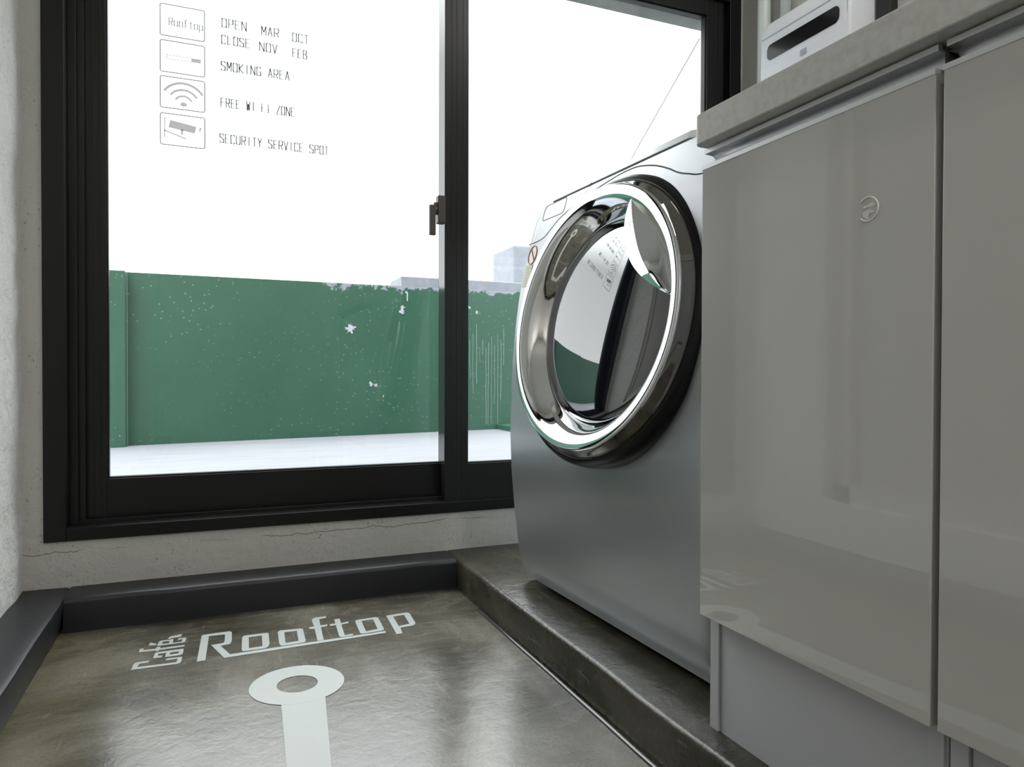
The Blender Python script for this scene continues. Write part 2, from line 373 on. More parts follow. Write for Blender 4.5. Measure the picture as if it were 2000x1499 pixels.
# outer frame: face, mitred inner lip and stepped tracks
def ring(bm, x0, x1, z0, z1, t0, t1, tz0, tz1, y0, y1):
    box(bm, x0, x0+t0, y0, y1, z0, z1); box(bm, x1-t1, x1, y0, y1, z0, z1)
    box(bm, x0+t0, x1-t1, y0, y1, z0, z0+tz0); box(bm, x0+t0, x1-t1, y0, y1, z1-tz1, z1)
bm = bmesh.new()
ring(bm, WX0, WX1, WZ0, WZ1, 0.046, 0.046, 0.031, 0.040, 1.944, 2.075)
put(to_obj('window_frame', bm, M_FRAME, bevel=0.0015), win)
bm = bmesh.new()                # ribs of the sliding tracks on jambs
for x0, x1, y0, y1 in ((-0.318, -0.300, 1.985, 1.990), (-0.318, -0.286, 2.000, 2.012), (1.585, 1.603, 1.985, 1.990), (1.570, 1.603, 2.045, 2.060)):
    box(bm, x0, x1, y0, y1, WZ0+0.031, WZ1-0.04)
box(bm, -0.318, 1.603, 1.993, 1.997, WZ0+0.030, WZ0+0.040)
box(bm, -0.318, 1.603, 2.062, 2.066, WZ0+0.030, WZ0+0.040)
put(to_obj('track_rail', bm, M_FRAME2, bevel=0.001), win)
def sash(x0, x1, z0, z1, sl, sr, rb, rt, yc, name, glass_y):
    bm = bmesh.new(); hw = 0.016
    ring(bm, x0, x1, z0, z1, sl, sr, rb, rt, yc-hw, yc+hw)
    # glazing bead slopes to the pane
    ring(bm, x0+sl-0.001, x1-sr+0.001, z0+rb-0.001, z1-rt+0.001, 0.005, 0.005, 0.005, 0.005, yc-0.009, yc+0.009)
    # vertical grooves down each stile are raised fins
    for xs, ww in ((x0, sl), (x1-sr, sr)):
        if ww > 0.05:
            for fx in (0.30, 0.52, 0.78): box(bm, xs+ww*fx-0.0016, xs+ww*fx+0.0016, yc-hw-0.0009, yc-hw, z0+0.001, z1-0.001)
    s = put(to_obj(name, bm, M_FRAME2, bevel=0.0012), win)
    g = to_obj('glass_pane', boxes([(x0+sl-0.002, x1-sr+0.002, glass_y-0.0025, glass_y+0.0025, z0+rb-0.002, z1-rt+0.002)]), M_GLASS)
    g.parent = s; g.matrix_parent_inverse = s.matrix_parent_inverse.inverted() @ s.matrix_parent_inverse if False else Matrix.Identity(4)
    g.matrix_parent_inverse = Matrix.Identity(4)
    return s
GX = 0.6105
sash(-0.300, GX+0.045, WZ0+0.034, WZ1-0.036, 0.058, 0.034, 0.099, 0.045, YG2+0.004, 'sash', YG2+0.004)
s_in = sash(GX, 1.585, WZ0+0.030, WZ1-0.036, 0.0690, 0.068, 0.106, 0.058, YG1+0.003, 'sash', YG1+0.003)
# crescent lock on the meeting stile
lk = put(to_obj('lock_plate', boxes([(0.5815, 0.6040, 1.928, 1.953, 1.003, 1.081), (0.572, 0.584, 1.934, 1.948, 1.028, 1.062)]), M_LOCK, bevel=0.003), win)
bm = boxes([(0.5570, 0.5745, 1.926, 1.938, 0.968, 1.052)]); tube(bm, [(0.561, 1.939, 1.040), (0.580, 1.939, 1.040)], 0.012, 12)
lv = to_obj('lock_lever', bm, M_LOCK, bevel=0.002); lv.parent = lk
put(to_obj('stile_edge', boxes([(GX-0.0012, GX+0.0004, 1.9575, 2.0120, WZ0+0.136, WZ1-0.08)]), mat('satin_anodised_edge', (0.03, 0.03, 0.032), 0.10, spec=0.8)), win)

# ------------------------------------------------------------ outside: terrace, parapet, lintel, pillar
def tz(x, y): return 0.262 + 0.0150*x
bm = bmesh.new()
v = [bm.verts.new((x, y, tz(x, y))) for x, y in ((-6, 2.13), (5, 2.13), (5, 3.66), (-6, 3.66))]; bm.faces.new(v)
ex = bmesh.ops.extrude_face_region(bm, geom=bm.faces[:]); bmesh.ops.translate(bm, verts=[g for g in ex['geom'] if isinstance(g, bmesh.types.BMVert)], vec=(0, 0, -0.1))
tag(to_obj('terrace_floor', bm, M_TERR), 'pale screeded terrace floor outside the window', 'terrace')['kind'] = 'structure'
par = thing('parapet_wall', 'green painted rooftop parapet wall with flaking top beyond the window', 'wall', (0.4, 3.6, 0.25))
put(to_obj('painted_wall', boxes([(-6, 5, 3.60, 3.76, -0.2, 1.030)]), M_GREEN), par)
put(to_obj('pier', boxes([(-1.2, -0.352, 3.53, 3.602, 0.1, 1.028)]), M_GREEN, bevel=0.004), par)
put(to_obj('edge_bead', boxes([(-0.353, -0.3500, 3.596, 3.601, 0.26, 1.029)]), M_RAWC), par)
put(to_obj('coping', boxes([(0.893, 5, 3.612, 3.86, 1.012, 1.083)]), M_RAWC, bevel=0.004), par)
put(to_obj('plinth', boxes([(1.42, 3.4, 3.40, 3.601, 0.1, 0.310)]), M_GREEN, bevel=0.004), par)
# cement patches and drips (dirt with its own shape, on the paint)
def blob(cx, cz, r, seedv, sx=1.0, n=22, spiky=0.5):
    rr = random.Random(seedv); pts = []
    for i in range(n):
        a = 2*math.pi*i/n; q_ = r*(1 + spiky*(rr.random()-0.5)*2); pts.append((cx + math.cos(a)*q_*sx, cz + math.sin(a)*q_))
    return pts
bm = bmesh.new()
for args in ((0.632, 0.806, 0.018, 1, 1.3), (0.896, 0.920, 0.010, 2, 1.0), (0.893, 0.900, 0.011, 3, 1.2), (0.735, 0.530, 0.009, 4, 1.3), (0.758, 0.522, 0.008, 5, 1.0), (0.915, 1.000, 0.006, 6, 0.8), (-0.385, 0.47, 0.006, 7, 1), (1.300, 0.91, 0.010, 8, 0.7), (1.255, 0.935, 0.007, 9, 1.5)):
    flat_poly(bm, [blob(*args)], lambda u, v_, t: (u, 3.5995 - 0.0015*t, v_), 1)
put(to_obj('cement_patch', bm, M_FLAKE), par)
bm = bmesh.new(); rr = random.Random(5)
for i in range(17):
    x = 1.175 + i*0.0175 + rr.uniform(-.004, .004); z1 = rr.uniform(0.72, 0.86); z0 = z1 - rr.choice([0.08, 0.12, 0.2, 0.32, 0.5])
    z0 = max(z0, 0.31)
    tube(bm, [(x + rr.uniform(-.002, .002), 3.5995, z1 - (z1-z0)*t/5) for t in range(6)], rr.uniform(0.0011, 0.0020), 5)
put(to_obj('drip_streaks', bm, M_DRIP), par)
put(to_obj('drip_streaks', boxes([(0.918, 0.924, 3.5975, 3.600, 0.955, 1.0)]), M_FLAKE), par)
tag(to_obj('concrete_pillar', boxes([(1.640, 2.0, 3.90, 4.25, -0.2, 1.352)]), M_RAWC, bevel=0.02), 'pale square concrete pillar standing behind the parapet coping', 'pillar')
lint = to_obj('window_lintel', boxes([(-1.2, 2.6, 2.13, 2.20, 1.857, 2.6)]), M_EAVE, bevel=0.004); lint.name = 'trim_2'; struct(lint)
bm = bmesh.new(); tube(bm, [(1.676, 2.205, 1.834), (1.6715, 2.6, 1.561), (1.690, 3.2, 1.16), (1.71, 3.62, 1.088)], 0.0022, 6)
tag(to_obj('hanging_cable', bm, M_CABLE), 'thin grey cable sloping down outside from the lintel', 'cable')

# ------------------------------------------------------------ floor lettering and marker
GLYPHS = [
    ('R', [[(-313,15624),(-246,17112),(-223,17179),(305,17198),(353,17170),(376,17109),(364,16580),(325,16395),(138,16346),(312,15781),(3563,15892),(3557,15776),(198,15623),(-47,16458),(192,16504),(218,16566),(235,17031),(-96,17051),(-155,15639)]]),
    ('o', [[(543,15952),(573,16625),(591,16731),(630,16792),(1079,16782),(1122,16765),(1130,16703),(1105,16075),(1064,15913),(1007,15849),(599,15843),(560,15859)],[(686,15980),(712,16643),(984,16647),(957,15993)]]),
    ('o', [[(1300,16032),(1326,16740),(1377,16819),(1814,16781),(1868,16739),(1844,15974),(1816,15893),(1777,15873),(1351,15849),(1312,15890)],[(1424,15999),(1461,16665),(1730,16654),(1700,16014)]]),
    ('f', [[(2079,15866),(2116,16637),(2000,16672),(2014,16789),(2127,16804),(2124,17185),(2138,17301),(2209,17399),(2476,17402),(2466,17285),(2298,17253),(2268,16809),(2425,16815),(2410,16709),(2262,16687),(2211,15868)]]),
    ('t', [[(2624,17111),(2754,17110),(2727,16789),(2906,16831),(2887,16723),(2722,16694),(2681,15979),(2860,16002),(2856,15907),(2633,15883),(2573,15908),(2558,15971),(2600,16694),(2464,16695),(2480,16805),(2606,16809)]]),
    ('o', [[(3050,16721),(3068,16821),(3124,16863),(3546,16888),(3600,16844),(3606,16775),(3572,16049),(3549,15978),(3494,15940),(3066,15918),(3022,15963),(3023,16034)],[(3161,16036),(3198,16746),(3471,16764),(3438,16084)]]),
    ('p', [[(3815,16890),(3950,16916),(4303,16942),(4364,16894),(4374,16821),(4334,16153),(4296,16063),(4214,15992),(3934,15974),(3891,15608),(3757,15608)],[(3922,16091),(3955,16766),(4222,16792),(4192,16147)]]),
    ('C', [[(-1488,15670),(-1475,15922),(-1453,16023),(-1423,16045),(-1191,16045),(-1221,15945),(-1369,15946),(-1392,15779),(-691,15753),(-672,15937),(-897,15933),(-873,16028),(-595,16012),(-603,15752),(-624,15683),(-658,15654)]]),
    ('a', [[(-1138,16146),(-1120,16408),(-1100,16464),(-581,16475),(-585,16225),(-601,16158),(-629,16125),(-917,16126),(-906,16366),(-1051,16352),(-1056,16246),(-962,16243),(-991,16139)],[(-843,16240),(-828,16352),(-662,16349),(-675,16235)]]),
    ('f', [[(-1437,16602),(-1429,16794),(-1359,16813),(-1360,16709),(-1127,16689),(-1109,16777),(-1035,16776),(-1043,16693),(-564,16699),(-586,16601),(-1048,16591),(-1063,16541),(-1112,16533),(-1114,16586)]]),
    ('e', [[(-1110,16845),(-1096,17064),(-1064,17151),(-808,17156),(-809,16917),(-641,16917),(-621,17080),(-728,17053),(-700,17164),(-550,17143),(-565,16906),(-588,16856)],[(-1020,16934),(-1013,17070),(-879,17064),(-882,16936)]]),
    ('accent', [[(-1279,16953),(-1254,17119),(-1128,16988),(-1134,16893)]]),
    ('mark', [[(-925,17235),(-880,17350),(-646,17422),(-666,17252),(-824,17224),(-885,17198)]]),
]

def fmk(u, v_, t): return (u, v_, 0.0001 + 0.0009*t)
let = thing('floor_lettering', 'white painted words Café Rooftop on the concrete floor', 'lettering', (0.15, 1.65, 0.0))
for nm, loops in GLYPHS:
    bm = bmesh.new()
    flat_poly(bm, [[(x*1e-4, y*1e-4) for x, y in lp] for lp in loops], fmk, 1)
    put(to_obj('letter' if nm not in ('accent', 'mark') else nm, bm, M_PAINT), let)
mk_ = thing('floor_marker', 'white painted ring with a stripe running from it on the floor', 'floor marking', (0.144, 1.380, 0.0))
cx, cy, ro, ri = 0.1440, 1.3795, 0.0852, 0.0370
def circ(r, n=64): return [(cx + r*math.cos(2*math.pi*i/n), cy + r*math.sin(2*math.pi*i/n)) for i in range(n)]
bm = bmesh.new(); flat_poly(bm, [circ(ro), circ(ri)], fmk, 1); put(to_obj('ring', bm, M_PAINT), mk_)
bm = bmesh.new(); flat_poly(bm, [[(0.1090, 1.3025), (0.1265, 1.2960), (0.1450, 1.2944), (0.1640, 1.2968), (0.1845, 1.3048), (0.1595, 1.0680), (0.092, 0.30), (0.026, 0.30), (0.0985, 1.0900)]], lambda u, v_, t: (u, v_, 0.0001 + 0.0008*t), 1)
put(to_obj('stripe', bm, M_PAINT), mk_)

# ------------------------------------------------------------ window stickers
SY = YG2 - 0.001                # they sit on the inner face of the left pane
def smk(u, v_, t): return (u, SY - 0.0006*t, v_)
k2 = SY/1.975
def sx_(x): return x*k2
def sz_(z): return 0.58 + (z-0.58)*k2
def sheet(bm, loops):
    for lp in loops: bm.faces.new([bm.verts.new(smk(u, v_, 1)) for u, v_ in lp])
def rrect(x0, x1, z0, z1, r, n=5):
    pts = []
    for cx_, cz_, a0 in ((x1-r, z1-r, 0), (x0+r, z1-r, 90), (x0+r, z0+r, 180), (x1-r, z0+r, 270)):
        for i in range(n+1):
            a = math.radians(a0 + 90*i/n); pts.append((cx_ + r*math.cos(a), cz_ + r*math.sin(a)))
    return pts
FONT = {  # strokes on a 0..1 x 0..1 grid
 'A': [[(0,0),(.5,1),(1,0)],[(.2,.35),(.8,.35)]], 'B': [[(0,0),(0,1),(.8,1),(.9,.75),(.7,.52),(0,.52)],[(.7,.52),(1,.28),(.85,0),(0,0)]],
 'C': [[(1,.85),(.85,1),(.1,1),(0,.9),(0,.1),(.1,0),(.85,0),(1,.15)]], 'D': [[(0,0),(0,1),(.8,1),(1,.85),(1,.15),(.8,0),(0,0)]],
 'E': [[(1,1),(0,1),(0,0),(1,0)],[(0,.52),(.8,.52)]], 'F': [[(1,1),(0,1),(0,0)],[(0,.52),(.8,.52)]],
 'G': [[(1,.85),(.85,1),(.1,1),(0,.9),(0,.1),(.1,0),(.9,0),(1,.1),(1,.48),(.6,.48)]], 'I': [[(.5,0),(.5,1)]],
 'K': [[(0,0),(0,1)],[(1,1),(.05,.5),(1,0)]], 'L': [[(0,1),(0,0),(1,0)]], 'M': [[(0,0),(0,1),(.5,.35),(1,1),(1,0)]],
 'N': [[(0,0),(0,1),(1,0),(1,1)]], 'O': [[(.1,0),(0,.1),(0,.9),(.1,1),(.9,1),(1,.9),(1,.1),(.9,0),(.1,0)]],
 'P': [[(0,0),(0,1),(.9,1),(1,.9),(1,.6),(.9,.48),(0,.48)]], 'R': [[(0,0),(0,1),(.9,1),(1,.9),(1,.6),(.9,.48),(0,.48)],[(.5,.48),(1,0)]],
 'S': [[(1,.85),(.85,1),(.1,1),(0,.88),(0,.65),(1,.38),(1,.1),(.88,0),(.1,0),(0,.15)]], 'T': [[(0,1),(1,1)],[(.5,0),(.5,1)]],
 'U': [[(0,1),(0,.1),(.1,0),(.9,0),(1,.1),(1,1)]], 'V': [[(0,1),(.5,0),(1,1)]], 'W': [[(0,1),(.25,0),(.5,.7),(.75,0),(1,1)]],
 'Y': [[(0,1),(.5,.5),(1,1)],[(.5,.5),(.5,0)]], 'Z': [[(0,1),(1,1),(0,0),(1,0)]], '-': [[(.1,.5),(.9,.5)]],
 'o': [[(.1,0),(0,.1),(0,.6),(.1,.7),(.9,.7),(1,.6),(1,.1),(.9,0),(.1,0)]], 'f': [[(.3,0),(.3,.95),(.5,1.05),(1,1.05)],[(0,.68),(.9,.68)]],
 't': [[(.4,.95),(.4,0),(.9,0)],[(0,.68),(.9,.68)]], 'p': [[(0,-.3),(0,.7),(.9,.7),(1,.6),(1,.1),(.9,0),(0,0)]],
}
def stroke_quad(bm, a, b, w_, mk):
    d = Vector((b[0]-a[0], b[1]-a[1]));
    if d.length < 1e-7: return
    d.normalize(); nrm = Vector((-d.y, d.x))*w_/2; e = d*w_/2*0.6
    P = [(a[0]-e.x+nrm.x, a[1]-e.y+nrm.y), (b[0]+e.x+nrm.x, b[1]+e.y+nrm.y), (b[0]+e.x-nrm.x, b[1]+e.y-nrm.y), (a[0]-e.x-nrm.x, a[1]-e.y-nrm.y)]
    bm.faces.new([bm.verts.new(mk(x, z, 1)) for x, z in P])
def text(bm, s, x, z, pitch, ch, wv, wh, mk):
    cw = pitch*0.66
    for c_ in s:
        if c_ != ' ':
            for st in FONT[c_]:
                for a, b in zip(st, st[1:]):
                    flat = abs(b[1]-a[1])*ch < abs(b[0]-a[0])*cw*0.6
                    stroke_quad(bm, (x+a[0]*cw, z+a[1]*ch), (x+b[0]*cw, z+b[1]*ch), wh if flat else wv, mk)
        x += pitch
def outline(bm, x0, x1, z0, z1, r, w_):
    P = rrect(x0, x1, z0, z1, r); Q = rrect(x0+w_, x1-w_, z0+w_, z1-w_, max(r-w_, .001))
    A = [bm.verts.new(smk(*p_, 1)) for p_ in P]; B = [bm.verts.new(smk(*p_, 1)) for p_ in Q]
    for i in range(len(P)): bm.faces.new((A[i], A[(i+1) % len(P)], B[(i+1) % len(P)], B[i]))
X0, X1 = sx_(-0.1195), sx_(-0.0160)
tops = [sz_(z) for z in (1.4955, 1.4065, 1.3180, 1.2265)]; HT = 0.0800*k2
CH = 0.0225
spec = [('window_sticker', 'pale sticker on the left pane with the word Rooftop and opening months', [("OPEN", 0.0235, 1.4620, .0162), ("MAR", 0.1190, 1.4600, .0160), ("OCT", 0.1960, 1.4570, .0155), ("CLOSE", 0.0225, 1.4200, .0147), ("NOV", 0.1140, 1.4180, .0165), ("FEB", 0.1960, 1.4160, .0140)]),
        ('window_sticker', 'pale sticker on the left pane with a cigarette sign for smoking', [("SMOKING AREA", 0.0215, 1.3530, .0146)]),
        ('window_sticker', 'pale sticker on the left pane with grey wireless waves', [("FREE WI FI ZONE", 0.0205, 1.2600, .0126)]),
        ('window_sticker', 'pale sticker on the left pane with a grey security camera', [("SECURITY SERVICE SPOT", 0.0180, 1.1690, .0134)])]
for i, (nm, lab, texts) in enumerate(spec):
    t0 = tops[i]; st = thing(nm, lab, 'sticker', (sx_(-0.06), SY, t0-HT), 'stickers on the left window pane')
    bm = bmesh.new(); outline(bm, X0, X1, t0-HT, t0, 0.006, 0.0028); put(to_obj('outline', bm, M_VLINE), st)
    bm = bmesh.new(); cxx = (X0+X1)/2; czz = t0-HT/2
    if i == 0: text(bm, 'Rooftop', X0+0.022, czz-0.012, 0.0118, 0.019, 0.0023, 0.0012, smk)
    elif i == 1:
        sheet(bm, [[(cxx+0.020, czz-0.006), (cxx+0.043, czz-0.006), (cxx+0.043, czz+0.004), (cxx+0.020, czz+0.004)]])
        for a, b in (((cxx-0.037, czz-0.006), (cxx-0.037, czz+0.004)), ((cxx-0.037, czz+0.004), (cxx+0.020, czz+0.004)), ((cxx-0.037, czz-0.006), (cxx+0.020, czz-0.006))): stroke_quad(bm, a, b, 0.0016, smk)
    elif i == 2:
        ox, oz = cxx+0.002, czz-0.0265
        for r0, r1 in ((0.0185, 0.0235), (0.0340, 0.0395), (0.0505, 0.0565)):
            a0, a1 = math.radians(33 if r0 > .02 else 28), math.radians(147 if r0 > .02 else 152)
            A = [(ox + 1.0*r1*math.cos(a0+(a1-a0)*j/24), oz + r1*math.sin(a0+(a1-a0)*j/24)) for j in range(25)]
            B = [(ox + 1.0*r0*math.cos(a0+(a1-a0)*j/24), oz + r0*math.sin(a0+(a1-a0)*j/24)) for j in range(25)]
            sheet(bm, [A + B[::-1]])
        sheet(bm, [[(ox + 0.0078*math.cos(2*math.pi*j/20), oz + 0.0055*math.sin(2*math.pi*j/20)) for j in range(20)]])
    else:
        def R_(px, pz): return (X0 + px*(X1-X0)/420.0, t0 - pz*HT/300.0)
        sheet(bm, [[R_(*p_) for p_ in ((95, 62), (337, 97), (320, 163), (77, 132))]])
        sheet(bm, [[R_(*p_) for p_ in ((370, 98), (386, 100), (372, 138), (355, 136))]])
        sheet(bm, [[R_(*p_) for p_ in ((192, 140), (212, 140), (212, 192), (192, 188))]])
        for a, b, w_ in (((45, 45), (42, 225), 0.0028), ((45, 165), (240, 222), 0.0034)): stroke_quad(bm, R_(*a), R_(*b), w_, smk)
    ic = put(to_obj('icon', bm, M_VICON if i in (1, 2, 3) else M_VLINE), st)
    for s, x, z, pitch in texts:
        bm = bmesh.new(); text(bm, s, sx_(x), sz_(z), pitch, CH, 0.0031, 0.0018, smk); put(to_obj('caption', bm, M_VTEXT), st)

# ------------------------------------------------------------ washing machine
Pz = [(.078,.722),(.089,.711),(.119,.693),(.17,.6836),(.246,.674),(.346,.665),(.45,.6612),(.594,.665),(.694,.674),(.769,.6845),(.83,.6975),(.908,.716),(.972,.735),(1.0,.745),(1.03,.76)]
Cz = [(.07,.025),(.3,.05),(.55,.07),(.75,.07),(.9,.05),(1.0,.03),(1.1,.03)]
def px_(y, z):
    # smoothed front surface of the machine
    s = sum(interp(Pz, z + d)*w_ for d, w_ in ((-.02, .25), (0, .5), (.02, .25)))
    return s + interp(Cz, z)*(1.6 - y)
WY0, WY1, WXB = 0.895, 1.603, 1.36
wm = thing('washing_machine', 'silver front loading washing machine with round chrome door below the window', 'washing machine', (1.03, 1.27, ZS))
# door axis frame
DN = Vector((-1, -0.12, 0.16)).normalized(); DE = Vector((-0.12, 1, 0)).normalized(); DG = DN.cross(DE); DG = DG if DG.z > 0 else -DG
DP = Vector((0.687, 1.2097, 0.685))
def dpt(e, g, t): return DP + DE*e + DG*g + DN*t
bm = bmesh.new(); secs = []
zl = [0.088 + (0.985-0.088)*i/110 for i in range(111)]
ny = 84
def section(z, inset=0.0):
    # corner radius in the front elevation at the top
    top = 0.0
    if z > 0.945: q_ = min(1, (z-0.945)/0.045); top = 0.050*(1 - math.sqrt(max(0, 1-q_*q_*0.98)))
    bot = 0.006*max(0, (0.10-z)/0.012) if z < 0.10 else 0
    y0, y1 = WY0+top+inset+bot, WY1-top-inset-bot; r = 0.014
    pts = []
    for i in range(7):
        a = math.pi/2*i/6; pts.append((px_(y1, z)+r-r*math.sin(a)+inset, y1 - r + r*math.cos(a), z))
    for i in range(1, ny): y = y1-r + (y0+r-(y1-r))*i/ny; pts.append((px_(y, z)+inset, y, z))
    for i in range(7):
        a = math.pi/2*(1-i/6); pts.append((px_(y0, z)+r-r*math.sin(a)+inset, y0 + r - r*math.cos(a), z))
    pts += [(WXB, y0, z), (WXB, y1, z)]
    return pts
for z in zl: secs.append([bm.verts.new(p_) for p_ in section(z)])
m_ = len(secs[0])
last = section(0.985, 0.0)
tops_ = [bm.verts.new((p_[0]+0.010 if p_[0] < 1.3 else p_[0], p_[1]+(0.01 if p_[1] < 1.0 else (-0.01 if p_[1] > 1.53 else 0)), 0.990)) for p_ in last]; secs.append(tops_)
for i in range(len(secs)-1):
    for j in range(m_):
        f = bm.faces.new((secs[i][j], secs[i][(j+1) % m_], secs[i+1][(j+1) % m_], secs[i+1][j]))
bm.faces.new(secs[0][::-1]); bm.faces.new(secs[-1])
kill = []
for f in bm.faces:
    c_ = f.calc_center_median() - DP
    if abs(c_.dot(DN)) < 0.12 and math.hypot(c_.dot(DE), c_.dot(DG)) < 0.245 and len(f.verts) == 4: kill.append(f)
bmesh.ops.delete(bm, geom=kill, context='FACES')
body = put(to_obj('body', bm, M_SILVER, smooth=True), wm); body.modifiers.new('es', 'EDGE_SPLIT').split_angle = math.radians(40)
# top plate
bm = bmesh.new()
pl = [(0.764, 1.020), (0.758, 1.028), (0.7425, 1.528), (0.748, 1.538), (WXB, 1.560), (WXB, 0.985), (0.80, 0.985)]
pu = [(0.772, 1.026), (0.768, 1.033), (0.7525, 1.518), (0.758, 1.528), (WXB, 1.552), (WXB, 0.991), (0.808, 0.991)]
A_ = [bm.verts.new((x, y, 0.9885)) for x, y in pl]; A2 = [bm.verts.new((x, y, 0.9905)) for x, y in pl]; B_ = [bm.verts.new((x, y, 1.0055)) for x, y in pu]
for L1, L2 in ((A_, A2), (A2, B_)):
    for i in range(7): bm.faces.new((L1[i], L1[(i+1) % 7], L2[(i+1) % 7], L2[i]))
bm.faces.new(A_[::-1]); bm.faces.new(B_)
put(to_obj('top_plate', bm, M_SILVER2, bevel=0.001), wm)
def surf(y, z, off=0.0008): return (px_(y, z) - off, y, z)
# seam of the control fascia, sweeping over the door
sm_ = [(1.600,.897),(1.561,.897),(1.526,.902),(1.501,.916),(1.464,.937),(1.394,.957),(1.323,.970),(1.26,.978),(1.216,.9805),(1.172,.978),(1.118,.965),(1.074,.948),(1.041,.932),(1.011,.922),(.981,.914),(.935,.912)]
sc = smooth_curve([(0, y, z) for y, z in sm_], 8)
bm = bmesh.new(); tube(bm, [surf(p_.y, p_.z, -0.0006) for p_ in sc], 0.0016, 6); put(to_obj('fascia_seam', bm, M_SEAM, smooth=True), wm)
bm = bmesh.new(); dp_ = rrect(1.455, 1.560, .947, .984, .010)
tube(bm, [surf(y, z, -0.0006) for y, z in dp_], 0.0014, 6, close=True); put(to_obj('drawer_seam', bm, M_SEAM, smooth=True), wm)
bm = bmesh.new(); tube(bm, [(px_(1.352, .9895)-.002, 1.352, .9900), surf(1.360, .984, -0.0006), surf(1.371, .972, -0.0006)], 0.0010, 6); put(to_obj('fascia_seam', bm, M_SEAM, smooth=True), wm)
# stickers on the front: prohibition sign and text label
bm = bmesh.new(); Rr = [(1.566 + 0.0195*math.cos(2*math.pi*i/30), .866 + 0.0225*math.sin(2*math.pi*i/30)) for i in range(30)]
tube(bm, [surf(y, z, 0.0008) for y, z in Rr], 0.0013, 5, close=True)
tube(bm, [surf(1.577, .880, .0008), surf(1.553, .851, .0008)], 0.0013, 5)
put(to_obj('warning_sign', bm, mat('orange_ink', (0.75, 0.30, 0.12), 0.5)), wm)
bm = bmesh.new()
Gs = [[bm.verts.new(surf(1.553 + 0.034*a/4, .842 - 0.052*b/4, 0.0009)) for a in range(5)] for b in range(5)]
for a in range(4):
    for b in range(4): bm.faces.new((Gs[b][a], Gs[b][a+1], Gs[b+1][a+1], Gs[b+1][a]))
M_LAB = mat('cream_label', (0.80, 0.80, 0.62), 0.5); k = NB(M_LAB)
sp = k.n('ShaderNodeSeparateXYZ'); k.l(k.co.outputs['Position'], sp.inputs[0])
stp = k.math('GREATER_THAN', k.math('SINE', k.math('MULTIPLY', sp.outputs['Z'], 900.0)), 0.35)
k.l(k.mix(k.math('MULTIPLY', stp, 0.35), (0.80, 0.80, 0.62), (0.45, 0.5, 0.4)), k.b.inputs['Base Color'])
put(to_obj('text_label', bm, M_LAB), wm)
for x_, y_ in ((0.78, 1.56), (0.78, 0.98), (1.30, 1.56), (1.30, 0.98)):
    bm = bmesh.new(); tube(bm, [(x_, y_, ZS), (x_, y_, 0.089)], 0.022, 16); put(to_obj('foot', bm, M_DARK), wm)
# door: lathed rings in the door frame
def lathe(profile, n=128, r_scale=1.0):
    bm = bmesh.new(); R = []
    for r, t in profile: R.append([bm.verts.new(dpt(r*math.cos(2*math.pi*i/n), r*math.sin(2*math.pi*i/n), t)) for i in range(n)])
    for a, b in zip(R, R[1:]):
        for i in range(n): bm.faces.new((a[i], a[(i+1) % n], b[(i+1) % n], b[i]))
    return bm
dr = put(to_obj('door', lathe([(.250,-.040),(.2835,-.034),(.2840,-.010),(.2825,-.001),(.2790,.0050),(.2745,.0085),(.2710,.0105),(.2685,.0110),(.2670,.0100)]), M_RUBBER, smooth=True, label='glossy black rim of the round door'), wm)
def dchild(nm, bm, m, lab=None):
    o = to_obj(nm, bm, m, smooth=True, label=lab); o.parent = dr; return o
dchild('outer_ring', lathe([(.2680,.0095),(.2674,.0120),(.2645,.0170),(.2605,.0230),(.2575,.0290),(.2568,.0305)]), M_DCHROME, 'dark mirror ring of the door')
dchild('bezel', lathe([(.2568,.0300),(.2563,.0322),(.2550,.0338),(.2525,.0345),(.2480,.0345),(.2430,.0342),(.2385,.0335),(.2340,.0318),(.2290,.0288),(.2240,.0245),(.2195,.0190),(.2150,.0125),(.2110,.0050),(.2070,-.0025),(.2035,-.0090),(.2000,-.0145),(.1970,-.0200)]), M_CHROME, 'bright chrome bezel of the door')
dome = [(0.1985*math.sin(a), -.0130 + 0.046*(math.cos(a)-0)/(1)) for a in [math.pi/2*(1-i/24) for i in range(24)]] + [(0.0005, .033)]
dome = [(.1985, -.016)] + [(r, -.0130 + (t+.0130)*0.60) for r, t in dome]
dchild('door_glass', lathe(dome), M_DOME, 'smoked bulging glass of the door')
